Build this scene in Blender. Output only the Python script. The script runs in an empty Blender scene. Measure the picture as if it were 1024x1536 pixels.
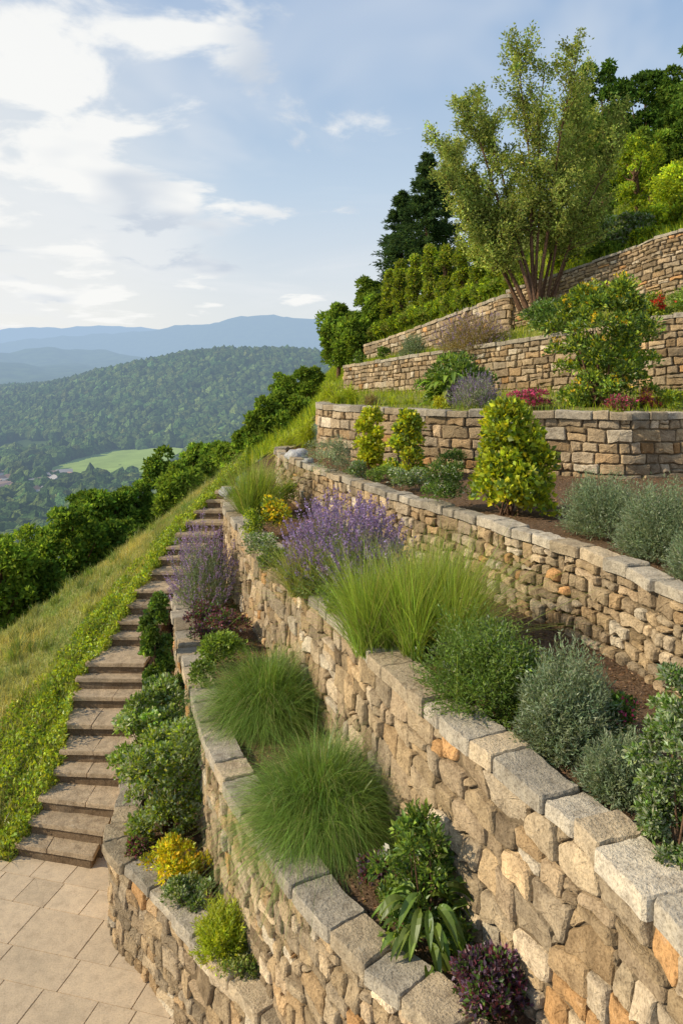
import bpy, math, random, bmesh
import numpy as np
from math import radians, sin, cos, pi
from mathutils import Vector
rng=np.random.default_rng(7); random.seed(7)
F=1100.0; V0=560.0   # survey calibration (focal, horizon)
def W(u,v,z=None,Y=None):
    if Y is None: Y=-z*F/(v-V0)
    else: z=(V0-v)/F*Y
    return ((u-512)/F*Y, Y, z)
SC=bpy.context.scene
# ---------------------------------------------------------------- materials
def newmat(name):
    m=bpy.data.materials.new(name); m.use_nodes=True
    nt=m.node_tree; nt.nodes.clear()
    return m,nt
def L(nt,a,b): nt.links.new(a,b)
def math_n(nt,op,a,b=None,clamp=False):
    n=nt.nodes.new('ShaderNodeMath'); n.operation=op; n.use_clamp=clamp
    for i,x in enumerate([a,b]):
        if x is None: continue
        if isinstance(x,(int,float)): n.inputs[i].default_value=x
        else: nt.links.new(x,n.inputs[i])
    return n.outputs[0]
def noise(nt,vec,scale,detail=5,rough=.6,dist=0):
    n=nt.nodes.new('ShaderNodeTexNoise'); n.inputs['Scale'].default_value=scale
    n.inputs['Detail'].default_value=detail; n.inputs['Roughness'].default_value=rough
    n.inputs['Distortion'].default_value=dist
    if vec is not None: nt.links.new(vec,n.inputs['Vector'])
    return n
def ramp(nt,fac,stops):
    r=nt.nodes.new('ShaderNodeValToRGB'); e=r.color_ramp.elements
    e[0].position=stops[0][0]; e[0].color=(*stops[0][1],1)
    e[1].position=stops[-1][0]; e[1].color=(*stops[-1][1],1)
    for p,c in stops[1:-1]:
        x=e.new(p); x.color=(*c,1)
    nt.links.new(fac,r.inputs[0]); return r.outputs[0]
def mixc(nt,fac,a,b,mode='MIX'):
    m=nt.nodes.new('ShaderNodeMix'); m.data_type='RGBA'; m.blend_type=mode
    for s,x in ((m.inputs[0],fac),(m.inputs[6],a),(m.inputs[7],b)):
        if isinstance(x,(int,float)): s.default_value=x
        elif isinstance(x,tuple): s.default_value=(*x,1)
        else: nt.links.new(x,s)
    return m.outputs[2]
def attr(nt):
    a=nt.nodes.new('ShaderNodeAttribute'); a.attribute_name='Col'; return a.outputs['Color']
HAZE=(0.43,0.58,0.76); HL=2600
def add_haze_glow(nt,shader,Ld):  # aerial haze painted into the material as blue emission, growing with distance from origin
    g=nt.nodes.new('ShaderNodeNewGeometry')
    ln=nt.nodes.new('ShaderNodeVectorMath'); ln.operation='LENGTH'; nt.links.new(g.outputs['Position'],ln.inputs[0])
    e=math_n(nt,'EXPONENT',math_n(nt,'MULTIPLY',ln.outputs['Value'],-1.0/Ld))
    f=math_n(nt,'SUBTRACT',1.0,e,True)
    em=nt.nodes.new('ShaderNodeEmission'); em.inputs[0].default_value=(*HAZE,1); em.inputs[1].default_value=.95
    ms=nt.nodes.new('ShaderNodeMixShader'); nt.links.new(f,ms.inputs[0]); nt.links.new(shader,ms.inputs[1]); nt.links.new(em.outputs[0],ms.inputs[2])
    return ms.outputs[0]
def out(nt,sh):
    o=nt.nodes.new('ShaderNodeOutputMaterial'); nt.links.new(sh,o.inputs[0])
def diffuse(nt,col,bump=None,bstr=.5,bdist=.01,rough=0):
    p=nt.nodes.new('ShaderNodeBsdfDiffuse'); p.inputs['Roughness'].default_value=rough
    nt.links.new(col,p.inputs['Color'])
    if bump is not None:
        b=nt.nodes.new('ShaderNodeBump'); b.inputs['Strength'].default_value=bstr; b.inputs['Distance'].default_value=bdist
        nt.links.new(bump,b.inputs['Height']); nt.links.new(b.outputs[0],p.inputs['Normal'])
    return p.outputs[0]
def pos(nt):
    return nt.nodes.new('ShaderNodeNewGeometry').outputs['Position']
def stone_mat(name,grey=0.0,bscale=1.0,mott=1.0):
    m,nt=newmat(name); p=pos(nt)
    n1=noise(nt,p,9,4,.65); n2=noise(nt,p,60,3,.7); n3=noise(nt,p,2.2,3,.6)
    c=attr(nt)
    v=ramp(nt,n1.outputs[0],[(.3,(.66,.63,.60)),(.5,(1,1,1)),(.72,(1.22,1.19,1.12))])
    c=mixc(nt,mott,c,v,'MULTIPLY')
    v2=ramp(nt,n2.outputs[0],[(.32,(.52,.49,.46)),(.5,(1,1,1)),(.7,(1.25,1.25,1.25))])
    c=mixc(nt,.8*mott,c,v2,'MULTIPLY')
    st=ramp(nt,n3.outputs[0],[(.5,(0,0,0)),(.7,(1,1,1))])
    c=mixc(nt,math_n(nt,'MULTIPLY',st,.35*mott),c,(.16,.12,.075) if grey<.5 else (.18,.165,.13))
    li=ramp(nt,n1.outputs[0],[(.6,(0,0,0)),(.7,(1,1,1))])
    c=mixc(nt,math_n(nt,'MULTIPLY',li,(.2+.2*grey)*mott),c,(.54,.49,.39))
    h=math_n(nt,'ADD',math_n(nt,'MULTIPLY',n1.outputs[0],1.5),math_n(nt,'MULTIPLY',n2.outputs[0],.8))
    out(nt,diffuse(nt,c,h,.85,.024*bscale,.6)); return m
M_STONE=stone_mat('rubble_stone'); M_CAP=stone_mat('coping_stone',1.0,1.0); M_PAVE=stone_mat('paving_stone',.6,.12,.5); M_TREAD=stone_mat('tread_stone',.6,.6,.9)
def mortar_mat(name,a,b):
    m,nt=newmat(name); p=pos(nt); n=noise(nt,p,25,3,.7)
    c=ramp(nt,n.outputs[0],[(.3,a),(.7,b)]); out(nt,diffuse(nt,c,n.outputs[0],.8,.02)); return m
M_MORTAR=mortar_mat('mortar',(.10,.075,.047),(.23,.175,.11)); M_GROUT=mortar_mat('sand_joint',(.26,.20,.13),(.36,.29,.20))
def soil_mat():
    m,nt=newmat('bark_mulch'); p=pos(nt); n=noise(nt,p,38,4,.75); n2=noise(nt,p,3,2,.5)
    c=ramp(nt,n.outputs[0],[(.3,(.07,.042,.026)),(.5,(.19,.12,.075)),(.7,(.34,.23,.15))])
    c=mixc(nt,math_n(nt,'MULTIPLY',n2.outputs[0],.5),c,(.14,.105,.06))
    out(nt,diffuse(nt,c,n.outputs[0],1,.03)); return m
M_SOIL=soil_mat()
def ground_green(name,haze=None,dark=False):
    m,nt=newmat(name); p=pos(nt)
    if haze:
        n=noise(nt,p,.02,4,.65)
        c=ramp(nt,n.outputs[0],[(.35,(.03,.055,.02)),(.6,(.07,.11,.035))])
        out(nt,add_haze_glow(nt,diffuse(nt,c,n.outputs[0],.6,4),haze))
    else:
        n=noise(nt,p,9,4,.7); n2=noise(nt,p,.9,3,.6)
        c=ramp(nt,n2.outputs[0],[(.3,(.19,.22,.05)),(.5,(.29,.29,.09)),(.7,(.38,.35,.14))])
        v=ramp(nt,n.outputs[0],[(.3,(.5,.5,.5)),(.7,(1.2,1.2,1.2))]); c=mixc(nt,1.0,c,v,'MULTIPLY')
        if dark: c=mixc(nt,.6,c,(.045,.08,.02))
        out(nt,diffuse(nt,c,n.outputs[0],1,.06))
    return m
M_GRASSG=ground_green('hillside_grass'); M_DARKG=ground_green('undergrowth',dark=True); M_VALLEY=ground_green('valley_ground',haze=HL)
def leaf_mat(name,trans=.35,gloss=True):
    m,nt=newmat(name); c=attr(nt)
    s=diffuse(nt,c)
    if gloss:
        g=nt.nodes.new('ShaderNodeBsdfGlossy'); g.inputs['Roughness'].default_value=.42; g.inputs['Color'].default_value=(.9,.95,1,1)
        mg=nt.nodes.new('ShaderNodeMixShader'); mg.inputs[0].default_value=.045; nt.links.new(s,mg.inputs[1]); nt.links.new(g.outputs[0],mg.inputs[2]); s=mg.outputs[0]
    t=nt.nodes.new('ShaderNodeBsdfTranslucent')
    tc=mixc(nt,1.0,c,(1.5,1.45,.7),'MULTIPLY'); nt.links.new(tc,t.inputs[0])
    ms=nt.nodes.new('ShaderNodeMixShader'); ms.inputs[0].default_value=trans; nt.links.new(s,ms.inputs[1]); nt.links.new(t.outputs[0],ms.inputs[2])
    out(nt,ms.outputs[0]); return m
M_LEAF=leaf_mat('foliage',.38); M_LEAFT=leaf_mat('tree_foliage',.42,False)
def canopy_mat():
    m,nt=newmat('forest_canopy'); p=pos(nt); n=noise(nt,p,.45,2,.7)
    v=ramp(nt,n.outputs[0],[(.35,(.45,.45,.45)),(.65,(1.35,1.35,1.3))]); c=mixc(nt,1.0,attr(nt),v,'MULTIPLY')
    out(nt,add_haze_glow(nt,diffuse(nt,c,n.outputs[0],1,2.0),HL)); return m
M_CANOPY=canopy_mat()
def bark_mat():
    m,nt=newmat('bark'); p=pos(nt); n=noise(nt,p,20,3,.7)
    c=ramp(nt,n.outputs[0],[(.3,(.06,.036,.023)),(.7,(.20,.12,.075))]); out(nt,diffuse(nt,c,n.outputs[0],.8,.02)); return m
M_BARK=bark_mat()
def plain_col(name,haze):
    m,nt=newmat(name); p=pos(nt); n=noise(nt,p,.05,4,.6)
    v=ramp(nt,n.outputs[0],[(.3,(.8,.8,.8)),(.7,(1.15,1.15,1.15))]); c=mixc(nt,1.0,attr(nt),v,'MULTIPLY')
    out(nt,add_haze_glow(nt,diffuse(nt,c),haze)); return m
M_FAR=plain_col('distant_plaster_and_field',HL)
# ---------------------------------------------------------------- mesh helper
def mk(name,V,faces,C=None,mats=(M_STONE,),smooth=False):
    me=bpy.data.meshes.new(name)
    V=np.asarray(V,dtype=np.float32).reshape(-1,3)
    faces=[np.asarray(f,dtype=np.int32) for f in faces if len(f)]
    nl=sum(f.size for f in faces); nf=sum(len(f) for f in faces)
    me.vertices.add(len(V)); me.vertices.foreach_set('co',V.ravel())
    me.loops.add(nl); me.loops.foreach_set('vertex_index',np.concatenate([f.ravel() for f in faces]))
    tot=np.concatenate([np.full(len(f),f.shape[1],dtype=np.int32) for f in faces])
    st=np.concatenate([[0],np.cumsum(tot)[:-1]]).astype(np.int32)
    me.polygons.add(nf); me.polygons.foreach_set('loop_start',st); 
    try: me.polygons.foreach_set('loop_total',tot)
    except Exception: pass
    me.polygons.foreach_set('use_smooth',np.full(nf,smooth,dtype=bool))
    for m in mats: me.materials.append(m)
    me.update(calc_edges=True)
    if C is not None:
        a=me.color_attributes.new('Col','FLOAT_COLOR','POINT')
        C4=np.ones((len(V),4),dtype=np.float32); C4[:,:3]=C; a.data.foreach_set('color',C4.ravel())
    me.validate()
    o=bpy.data.objects.new(name,me); SC.collection.objects.link(o); return o
def parent(children,name):
    e=bpy.data.objects.new(name,None); SC.collection.objects.link(e)
    for c in children: c.parent=e
    return e
def unit(a): return a/(np.linalg.norm(a,axis=-1,keepdims=True)+1e-9)
def catmull(P,step=.06):
    P=np.asarray(P,float); n=len(P); outp=[]
    for i in range(n-1):
        p0=P[max(i-1,0)];p1=P[i];p2=P[i+1];p3=P[min(i+2,n-1)]
        k=max(2,int(np.linalg.norm((p2-p1)[:2])/step))
        for j in range(k):
            t=j/k
            outp.append(.5*((2*p1)+(-p0+p2)*t+(2*p0-5*p1+4*p2-p3)*t*t+(-p0+3*p1-3*p2+p3)*t**3))
    outp.append(P[-1]); return np.array(outp)
# ---------------------------------------------------------------- stone geometry
class Stones:
    def __init__(s): s.V=[];s.Q=[];s.T=[];s.C=[];s.n=0
    def add(s,poly,prof,mp,col,jit=.004,seg=.05,dome=0.0,tilt=0.0,rc=.012,flat=1.0):
        poly=np.asarray(poly,float); pts=[]; m_=len(poly)
        for i in range(m_):
            a=poly[i]; b=poly[(i+1)%m_]; e=b-a; l=np.linalg.norm(e)
            if l<1e-4: continue
            e=e/l; r=min(rc,l*.3); pts.append(a+e*r); k=max(0,min(9,int(round(l/seg))-1))
            for j in range(1,k+1): pts.append(a+e*(r+(l-2*r)*j/(k+1)))
            pts.append(b-e*r)
        pts=np.array(pts); K=len(pts)
        if K<6: return
        c=pts.mean(0)
        nj=rng.normal(0,jit,pts.shape); nj=.5*nj+.25*np.roll(nj,1,0)+.25*np.roll(nj,-1,0); pts=pts+nj*1.4
        d=c-pts; ln=np.linalg.norm(d,axis=1,keepdims=True)+1e-9; dn=d/ln
        tl=rng.normal(0,tilt,2) if tilt else np.zeros(2)
        base=s.n; NP=len(prof)
        for ri,(ins,h) in enumerate(prof):
            q=pts+dn*np.minimum(ins if ins>=0 else -ins*ln,ln*.9)
            amp=jit*.7*(h>prof[0][1])*(flat if ri>=NP-2 else 1.0)
            hh=h+((q-c)@tl if h>prof[0][1] else 0)+rng.normal(0,1,K)*amp
            s.V.append(mp(q[:,0],q[:,1],hh+0*q[:,0])); s.n+=K
        s.V.append(mp(np.array([c[0]]),np.array([c[1]]),np.array([prof[-1][1]+dome]))); s.n+=1
        idx=np.arange(K); nx=(idx+1)%K
        for r in range(len(prof)-1):
            a=base+r*K; s.Q.append(np.stack([a+idx,a+nx,a+K+nx,a+K+idx],1))
        a=base+(len(prof)-1)*K; s.T.append(np.stack([a+idx,a+nx,np.full(K,s.n-1)],1))
        s.C.append(np.tile(col,(K*len(prof)+1,1)))
    def obj(s,name,mat,smooth=False):
        return mk(name,np.concatenate(s.V),[np.concatenate(s.Q),np.concatenate(s.T)],np.concatenate(s.C),(mat,),smooth)
def rubble_cells(S,H,w,h,irr):
    """tight squared-rubble bond: wavy bed joints, tilted head joints, random splits"""
    ts=[0.0]
    while ts[-1]<H: ts.append(ts[-1]+h*rng.uniform(.7,1.4))
    ph=rng.uniform(0,6.28,(len(ts),4)); fr=rng.uniform(.8,1.3,(len(ts),4))
    def B(r,s):
        if r==0: return 0.0
        a=irr*h
        return ts[r]+a*(.5*sin(s/w*2.1*fr[r,0]+ph[r,0])+.35*sin(s/w*4.7*fr[r,1]+ph[r,1])+.6*sin(s/w*.7*fr[r,2]+ph[r,2]))
    res=[]
    for r in range(len(ts)-1):
        x=-rng.random()*w; xt=xb=x
        while x<S:
            hh=ts[r+1]-ts[r]; ww=w*rng.uniform(.5,1.65)*(hh/h)**.4; x+=ww
            nt_=x+rng.normal(0,.12*irr*2*w); nb=x+rng.normal(0,.12*irr*2*w)
            top=[np.array([s,B(r,s)]) for s in np.linspace(xt,nt_,3)]; bot=[np.array([s,B(r+1,s)]) for s in np.linspace(nb,xb,3)]
            q=rng.random()
            if q<.16 and hh>h*.85:
                f=rng.uniform(.38,.62); f2=f+rng.normal(0,.1)
                ml=top[0]*(1-f)+bot[2]*f; mr=top[2]*(1-f2)+bot[0]*f2
                res.append(np.array(top+[mr,ml])); res.append(np.array([ml,mr]+bot))
            elif q<.24 and ww>w*1.1:
                f=rng.uniform(.35,.65); mt=top[0]*(1-f)+top[2]*f; mb=bot[2]*(1-f)+bot[0]*f; mt[1]=B(r,mt[0]); mb[1]=B(r+1,mb[0])
                res.append(np.array([top[0],mt,mb,bot[2]])); res.append(np.array([mt,top[2],bot[0],mb]))
            elif q<.34 and irr>.2:
                a=top[2]*.62+top[0]*.38; b_=bot[0]*.5+top[2]*.5
                res.append(np.array([top[0],a,b_]+bot)); res.append(np.array([a,top[2],b_]))
            else: res.append(np.array(top+bot))
            xt,xb=nt_,nb
    return res
TAN=np.array([[.42,.315,.185],[.48,.375,.24],[.34,.255,.16],[.52,.42,.28],[.38,.29,.19],[.44,.32,.18],[.31,.255,.18],[.56,.47,.34],[.46,.31,.16]])
def stone_col(var=.19):
    c=TAN[rng.integers(len(TAN))]; c=c*.65+np.array([.43,.33,.21])*.35
    q=rng.random()
    if q<.035: c=np.array([.52,.31,.14])
    elif q<.10: c=np.array([.60,.52,.39])
    return c*rng.lognormal(0,var)
class Wall:
    def __init__(s,name,pts,H,w,h,irr=.2,cap=(.42,.34,.09),depth=.03,gap=.007,rough=1.0):
        P=catmull(pts); s.P=P
        seg=np.linalg.norm(np.diff(P[:,:2],axis=0),axis=1); s.s=np.concatenate([[0],np.cumsum(seg)]); s.S=s.s[-1]
        d=np.gradient(P[:,:2],axis=0); 
        for _ in range(6): d[1:-1]=(d[:-2]+d[1:-1]+d[2:])/3
        d=unit(d); s.n=np.stack([-d[:,1],d[:,0]],1)
        ct=cap[2]
        def q(ss):
            x=np.interp(ss,s.s,P[:,0]);y=np.interp(ss,s.s,P[:,1]);z=np.interp(ss,s.s,P[:,2])
            nx=np.interp(ss,s.s,s.n[:,0]);ny=np.interp(ss,s.s,s.n[:,1]); return x,y,z,nx,ny
        s.q=q
        def mface(a,t,dd):
            x,y,z,nx,ny=q(a); return np.stack([x+nx*(dd-.055),y+ny*(dd-.055),z-ct-t+0*a],1)
        def mcap(a,w_,hh):
            x,y,z,nx,ny=q(a); return np.stack([x-nx*w_,y-ny*w_,z+hh+.006*np.sin(a*9)+0*a],1)
        st=Stones()
        for c in rubble_cells(s.S,H,w,h,irr):
            cc=c.mean(0); dd=cc-c; ln=np.linalg.norm(dd,axis=1,keepdims=True)+1e-6; c=c+dd/ln*np.minimum(gap*1.3,ln*.4)
            dp=depth*rng.uniform(.3,1.6)
            st.add(c,[(0,-.05),(.001,-.012),(.006,dp*.6),(.02,dp),(-.55,dp*1.08)],mface,stone_col(),jit=.0045,seg=.045,dome=dp*.12,tilt=.10,rc=.016)
        face=st.obj('stones',M_STONE)
        cp=Stones(); a=0; 
        while a<s.S:
            l=cap[0]*rng.uniform(.55,1.5); l=min(l,s.S-a+.01)
            if l<.06: break
            j=lambda x:rng.normal(0,x*rough)
            o=j(.016)-.008; w2=cap[1]+j(.02); dz=j(.011)
            poly=[(a+.005,o),(a+l-.005,o+j(.009)),(a+l-.005,w2),(a+.005,w2+j(.006))]
            b=rng.lognormal(-.03,.15); c=np.array([.44,.39,.305])*b
            if rng.random()<.35: c=np.array([.48,.39,.265])*b
            cp.add(poly,[(0,-ct),(.001,-ct*.55+dz),(.003,-.016+dz),(.011,dz-.002),(.05,dz),(-.6,dz+.001)],mcap,c,jit=.0038*rough,seg=.045,tilt=.016,rc=.014,flat=.12)
            a+=l
        capo=cp.obj('coping',M_CAP)
        ss=np.linspace(0,s.S,max(20,int(s.S/.12))); x,y,z,nx,ny=q(ss); off=.068
        A=np.stack([x-nx*off,y-ny*off,z-ct*.6],1); B=np.stack([x-nx*off,y-ny*off,z-ct-H],1); Cc=np.stack([x-nx*(cap[1]-.03),y-ny*(cap[1]-.03),z-ct*.6],1); D=Cc.copy(); D[:,2]-=.6
        n=len(ss); V=np.concatenate([B,A,Cc,D]); i=np.arange(n-1)
        Q=np.concatenate([np.stack([k*n+i,k*n+i+1,(k+1)*n+i+1,(k+1)*n+i],1) for k in range(3)])
        mo=mk('mortar_core',V,[Q],None,(M_MORTAR,))
        parent([face,capo,mo],name)
    def inner(s,w=.3):
        x,y,z,nx,ny=s.q(np.linspace(0,s.S,60)); return np.stack([x-nx*w,y-ny*w,z-.07],1)
    def base(s,zb):
        x,y,z,nx,ny=s.q(np.linspace(0,s.S,60)); 
        zz=np.interp(np.linspace(0,1,60),np.linspace(0,1,len(zb)),zb); return np.stack([x-nx*.14,y-ny*.14,zz],1)
wA=[(0.35,4.6,-5),(-.05,5.0,-5),W(400,1536,-5),W(330,1455,-5),W(255,1370,-5),W(205,1315,-5),W(160,1265,-5),W(168,1215,-5),W(187,1150,-5),(-2.9,10.1,-4.98)]
w0=[(1.3,3.0,-3.8),(.95,3.6,-3.8),W(650,1536,-3.8),W(540,1440,-3.8),W(455,1350,-3.8),W(395,1265,-3.8),W(340,1180,-3.8),W(308,1110,-3.8),W(283,1035,-3.8),W(266,960,-3.8),W(258,900,-3.8),W(258,868,-3.8),W(266,850,-3.8)]
w1=[(1.95,2.0,-2.5),(1.75,2.6,-2.5),W(1024,1400,-2.5),W(935,1310,-2.5),W(840,1222,-2.5),W(735,1135,-2.5),W(640,1060,-2.5),W(560,985,-2.5),W(500,925,-2.5),W(440,868,-2.5),W(385,815,-2.5),W(345,775,-2.5),W(334,755,-2.5),W(345,742,-2.5),(-1.6,16.2,-2.5)]
w2=[(3.6,3.7,-1.7),(3.1,4.8,-1.7),W(1024,888,-1.7),W(940,850,-1.7),W(850,818,-1.7),W(760,790,-1.7),W(680,765,-1.7),W(600,742,-1.7),W(530,720,-1.7),W(465,698,-1.7),W(425,683,-1.7),W(413,674,-1.7),W(425,668,-1.7),(-.6,18.6,-1.7)]
w3=[(10,13,-.65),(7.6,12.5,-.65),W(1024,618,-.65),W(930,619,-.65),W(840,617,-.65),W(760,616,-.65),W(680,615,-.65),W(600,612,-.65),W(530,609,-.65),W(485,606,-.65),W(475,603,-.65),(-.1,18.0,-.65)]
w4=[(10.5,15.0,1.55),W(1024,468,Y=15.5),W(900,488,Y=17),W(760,511,Y=19.2),W(640,528,Y=21.8),W(560,541,Y=24.5),W(515,548,Y=26.5),(.6,29,.35)]
w5=[(11.5,16.3,3.85),W(1024,343,Y=17.5),W(930,376,Y=18.8),W(850,405,Y=20),W(790,426,Y=21.2),W(757,436,Y=22)]
w5b=[(5.25,21.95,2.25),W(757,441,Y=21.7),W(700,462,Y=24),W(630,488,Y=27),W(575,508,Y=29.5),W(545,517,Y=31),(1.6,33,1.3)]
WA=Wall('retaining_wall',wA,1.3,.20,.14,.28,depth=.02,cap=(.42,.32,.1))
W0=Wall('retaining_wall',w0,1.6,.17,.12,.30,depth=.024,cap=(.4,.32,.1))
W1=Wall('retaining_wall',w1,1.6,.22,.165,.28,depth=.032,cap=(.38,.32,.11))
W2=Wall('retaining_wall',w2,1.15,.20,.16,.18,depth=.042,gap=.012,cap=(.32,.24,.1))
W3=Wall('retaining_wall',w3,1.35,.30,.18,.10,depth=.035,gap=.012,cap=(.42,.34,.12))
W4=Wall('retaining_wall',w4,2.1,.30,.17,.12,cap=(.5,.34,.1),depth=.04,gap=.013,rough=.8)
W5=Wall('retaining_wall',w5,1.9,.26,.11,.10,cap=(.5,.34,.07),depth=.04,gap=.012,rough=.8)
W5b=Wall('retaining_wall',w5b,1.5,.36,.2,.1,cap=(.5,.34,.1),depth=.04,gap=.014,rough=.8)
# ---------------------------------------------------------------- terrain strips
def rs(P,n):
    P=np.asarray(P,float); d=np.concatenate([[0],np.cumsum(np.linalg.norm(np.diff(P,axis=0),axis=1))])
    t=np.linspace(0,d[-1],n); return np.stack([np.interp(t,d,P[:,k]) for k in range(3)],1)
def vnoise(x,y):
    return (np.sin(x*1.7+y*.9)+np.sin(x*.6-y*2.3+1.3)+np.sin(x*3.9+2.1*y+.5)*.5+np.sin(-x*5.1+y*4.3)*.35)/2.9
def strip(name,lines,mat,n=140,m=12,amp=.02,smooth=True):
    Ls=[rs(l,n) for l in lines]; rows=[]
    for a,b in zip(Ls[:-1],Ls[1:]):
        for j in range(m):
            t=j/m; r=a*(1-t)+b*t; r=r.copy(); r[:,2]+=amp*vnoise(r[:,0]*2,r[:,1]*2)*(sin(pi*t)**.5 if t>0 else 0); rows.append(r)
    rows.append(Ls[-1]); R=len(rows); V=np.concatenate(rows)
    i=np.arange(n-1); Q=np.concatenate([np.stack([k*n+i,k*n+i+1,(k+1)*n+i+1,(k+1)*n+i],1) for k in range(R-1)])
    mk(name,V,[Q],None,(mat,),smooth); return V.reshape(R,n,3)
e1=[(-2.4,18,-2.4),(-2.9,24,-2.6),(-3.6,35,-3.2),(-6,62,-5)]
e2=[(-1.3,19.5,-1.75),(-1.6,24,-1.8),(-1.9,35,-2),(-3,62,-2)]
e3=[(-.35,19,-.8),(-.4,24,-.8),(-.3,35,-.3),(0,62,1.2)]
e4=[(.9,31,.5),(1.0,36,.8),(2,62,3)]
e5=[(2.0,35,1.6),(2.3,38,2),(4,62,5)]
cat=lambda *a:np.concatenate([np.asarray(x,float) for x in a])
eA=[(-2.98,11.0,-4.75),(-3.05,11.9,-4.4),(-3.1,12.7,-4.0),(-3.1,13.6,-3.75),(-2.9,14.6,-3.3),(-2.6,16,-2.9)]
T={}
T[-1]=strip('soil_bed',[cat(WA.inner(),eA),cat(W0.base([-5.1,-5.1,-5.1,-4.8,-4.1]),[(-2.5,15,-3.2),(-2.4,16.5,-2.7)])],M_SOIL)
T[0]=strip('soil_bed',[cat(W0.inner(),[(-2.9,14.4,-3.75),(-2.6,15.5,-3.3)]),cat(W1.base([-3.9]*4+[-3.7]),[(-1.5,16.5,-3.4)])],M_SOIL)
T[1]=strip('soil_bed',[cat(W1.inner(),e1[:1]),cat(W2.base([-2.6]),e2[:1])],M_SOIL)
T[2]=strip('soil_bed',[cat(W2.inner(.21)),cat(W3.base([-1.75]))],M_SOIL)
T[3]=strip('soil_bed',[cat(W3.inner(),e3),cat(W4.base([-.35,-.45,-.6,-.75]),e4)],M_GRASSG,m=16)
T[4]=strip('soil_bed',[cat(W4.inner(),e4),cat(W5.base([2.1,1.9,1.3]),W5b.base([1.2,.8,.4]),e5)],M_GRASSG,m=16)
T[6]=strip('hillside',[cat(e1),cat(e2),cat(e3[:])],M_GRASSG,amp=.08)
l5=cat(W5.inner(),W5b.inner(),e5); up=lambda dx,dy,dz:l5+np.array([dx,dy,dz])
T[5]=strip('hillside',[l5,up(3,2.5,1.2),up(9,8,5.5),up(24,20,15),up(60,40,32)],M_DARKG,amp=.15)
# ---------------------------------------------------------------- patio & stairs
pv=Stones(); ang=radians(-14); ca,sa=cos(ang),sin(ang)
def mpatio(a,b,h): 
    return np.stack([-3.0+a*ca-b*sa,8.0+a*sa+b*ca,-6.0+h],1)
b=-5.0
while b<2.2:
    hh=rng.choice([.40,.40,.55]); a=-7.0+rng.random()*.4
    while a<4.5:
        ww=rng.choice([.40,.6,.45,.8]); c=np.array([.63,.505,.35])*rng.lognormal(0,.07)
        pv.add([(a+.004,b+.004),(a+ww-.004,b+.004),(a+ww-.004,b+hh-.004),(a+.004,b+hh-.004)],[(0,-.03),(0,-.004),(.003,0),(-.6,0)],mpatio,c,jit=.0008,seg=.25,rc=.004,tilt=.003)
        a+=ww
    b+=hh
pv.obj('patio_paving',M_PAVE)
mk('patio_ground',[(-14,2,-6.016),(3,2,-6.016),(3,9.9,-6.016),(-14,9.9,-6.016)],[np.array([[0,1,2,3]])],None,(M_GROUT,))
steps=[(15,145,1275),(36,160,1240),(52,182,1203),(78,186,1160),(88,198,1127),(91,206,1088),(103,224,1046),(112,224,1018),(127,217,995),(163,219,955),(175,222,932),(189,240,908),(200,260,885),(222,272,858),(238,285,836),(249,300,820),(262,312,802),(276,330,784),(290,345,766),(308,360,750),(322,372,737)]
st=Stones(); fr=[]
for k,(ul,ur,v) in enumerate(steps):
    z=-6+.17*(k+1); x0,y,_=W(ul,v,z); x1,_,_=W(ur,v,z); fr.append((x0,max(x1,x0+.78),y,z))
SL=[]
for k,(x0,x1,y,z) in enumerate(fr):
    yn=fr[k+1][2] if k+1<len(fr) else y+.6
    sk=[.24,.22,.2,.08,.05][k] if k<5 else 0.02
    yb=max(yn,y+.12)+.12
    P=[(x0,y+sk*.5),(x1,y-sk*.5),(x1,yb+.02),(x0,yb+sk*.4)]
    mp=lambda a,b_,h,z=z:np.stack([a,b_,z+h],1)
    c=np.array([.50,.39,.26])*rng.lognormal(0,.10)
    if rng.random()<.5: polys=[P]
    else:
        t=rng.uniform(.35,.65); a=np.array(P); m0=a[0]*(1-t)+a[1]*t; m1=a[3]*(1-t)+a[2]*t
        polys=[[P[0],m0-(.002,0),m1-(.002,0),P[3]],[m0+(.002,0),P[1],P[2],m1+(.002,0)]]
    for pl in polys:
        st.add(pl,[(0,-.055),(0,-.02),(.002,-.004),(.007,0),(-.6,.001)],mp,c*rng.lognormal(0,.06),jit=.002,seg=.14,tilt=.006,rc=.01)
    cr=np.array([.22,.155,.095])*rng.lognormal(0,.12)  # riser colour darkened to paint in shade on the step fronts
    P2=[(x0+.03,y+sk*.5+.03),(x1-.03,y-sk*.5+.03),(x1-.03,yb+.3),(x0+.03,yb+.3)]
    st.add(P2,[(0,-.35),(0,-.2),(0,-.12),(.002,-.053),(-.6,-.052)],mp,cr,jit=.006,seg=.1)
    SL.append((x0,y+sk*.5,z))
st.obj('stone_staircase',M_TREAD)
SL=np.array(SL)
inner=cat([(SL[0][0]-.0,9.0,-6.0)],SL[:, :]+np.array([.06,.05,-.14]),[(-2.6,16.5,-2.45),(-2.4,18,-2.4),(-2.7,21,-2.4)])
edge=np.array([(-9.0,8.9,-6.3),(-7.6,11.5,-5.75),W(-60,992,Y=13.2),W(0,952,Y=14),W(100,886,Y=15.2),W(200,815,Y=17),W(300,737,Y=19),W(370,690,Y=21.5)])
SLOPE=strip('hillside_grass',[inner,edge],M_GRASSG,m=40,n=120,amp=.08)
o=lambda dx,dy,dz:edge+np.array([dx,dy,dz])
SKIRT=strip('hillside',[edge,o(-2.0,1.5,-2.2),o(-8,6,-8),o(-40,30,-34),o(-120,80,-79)],M_DARKG,m=6,amp=.3)
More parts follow.
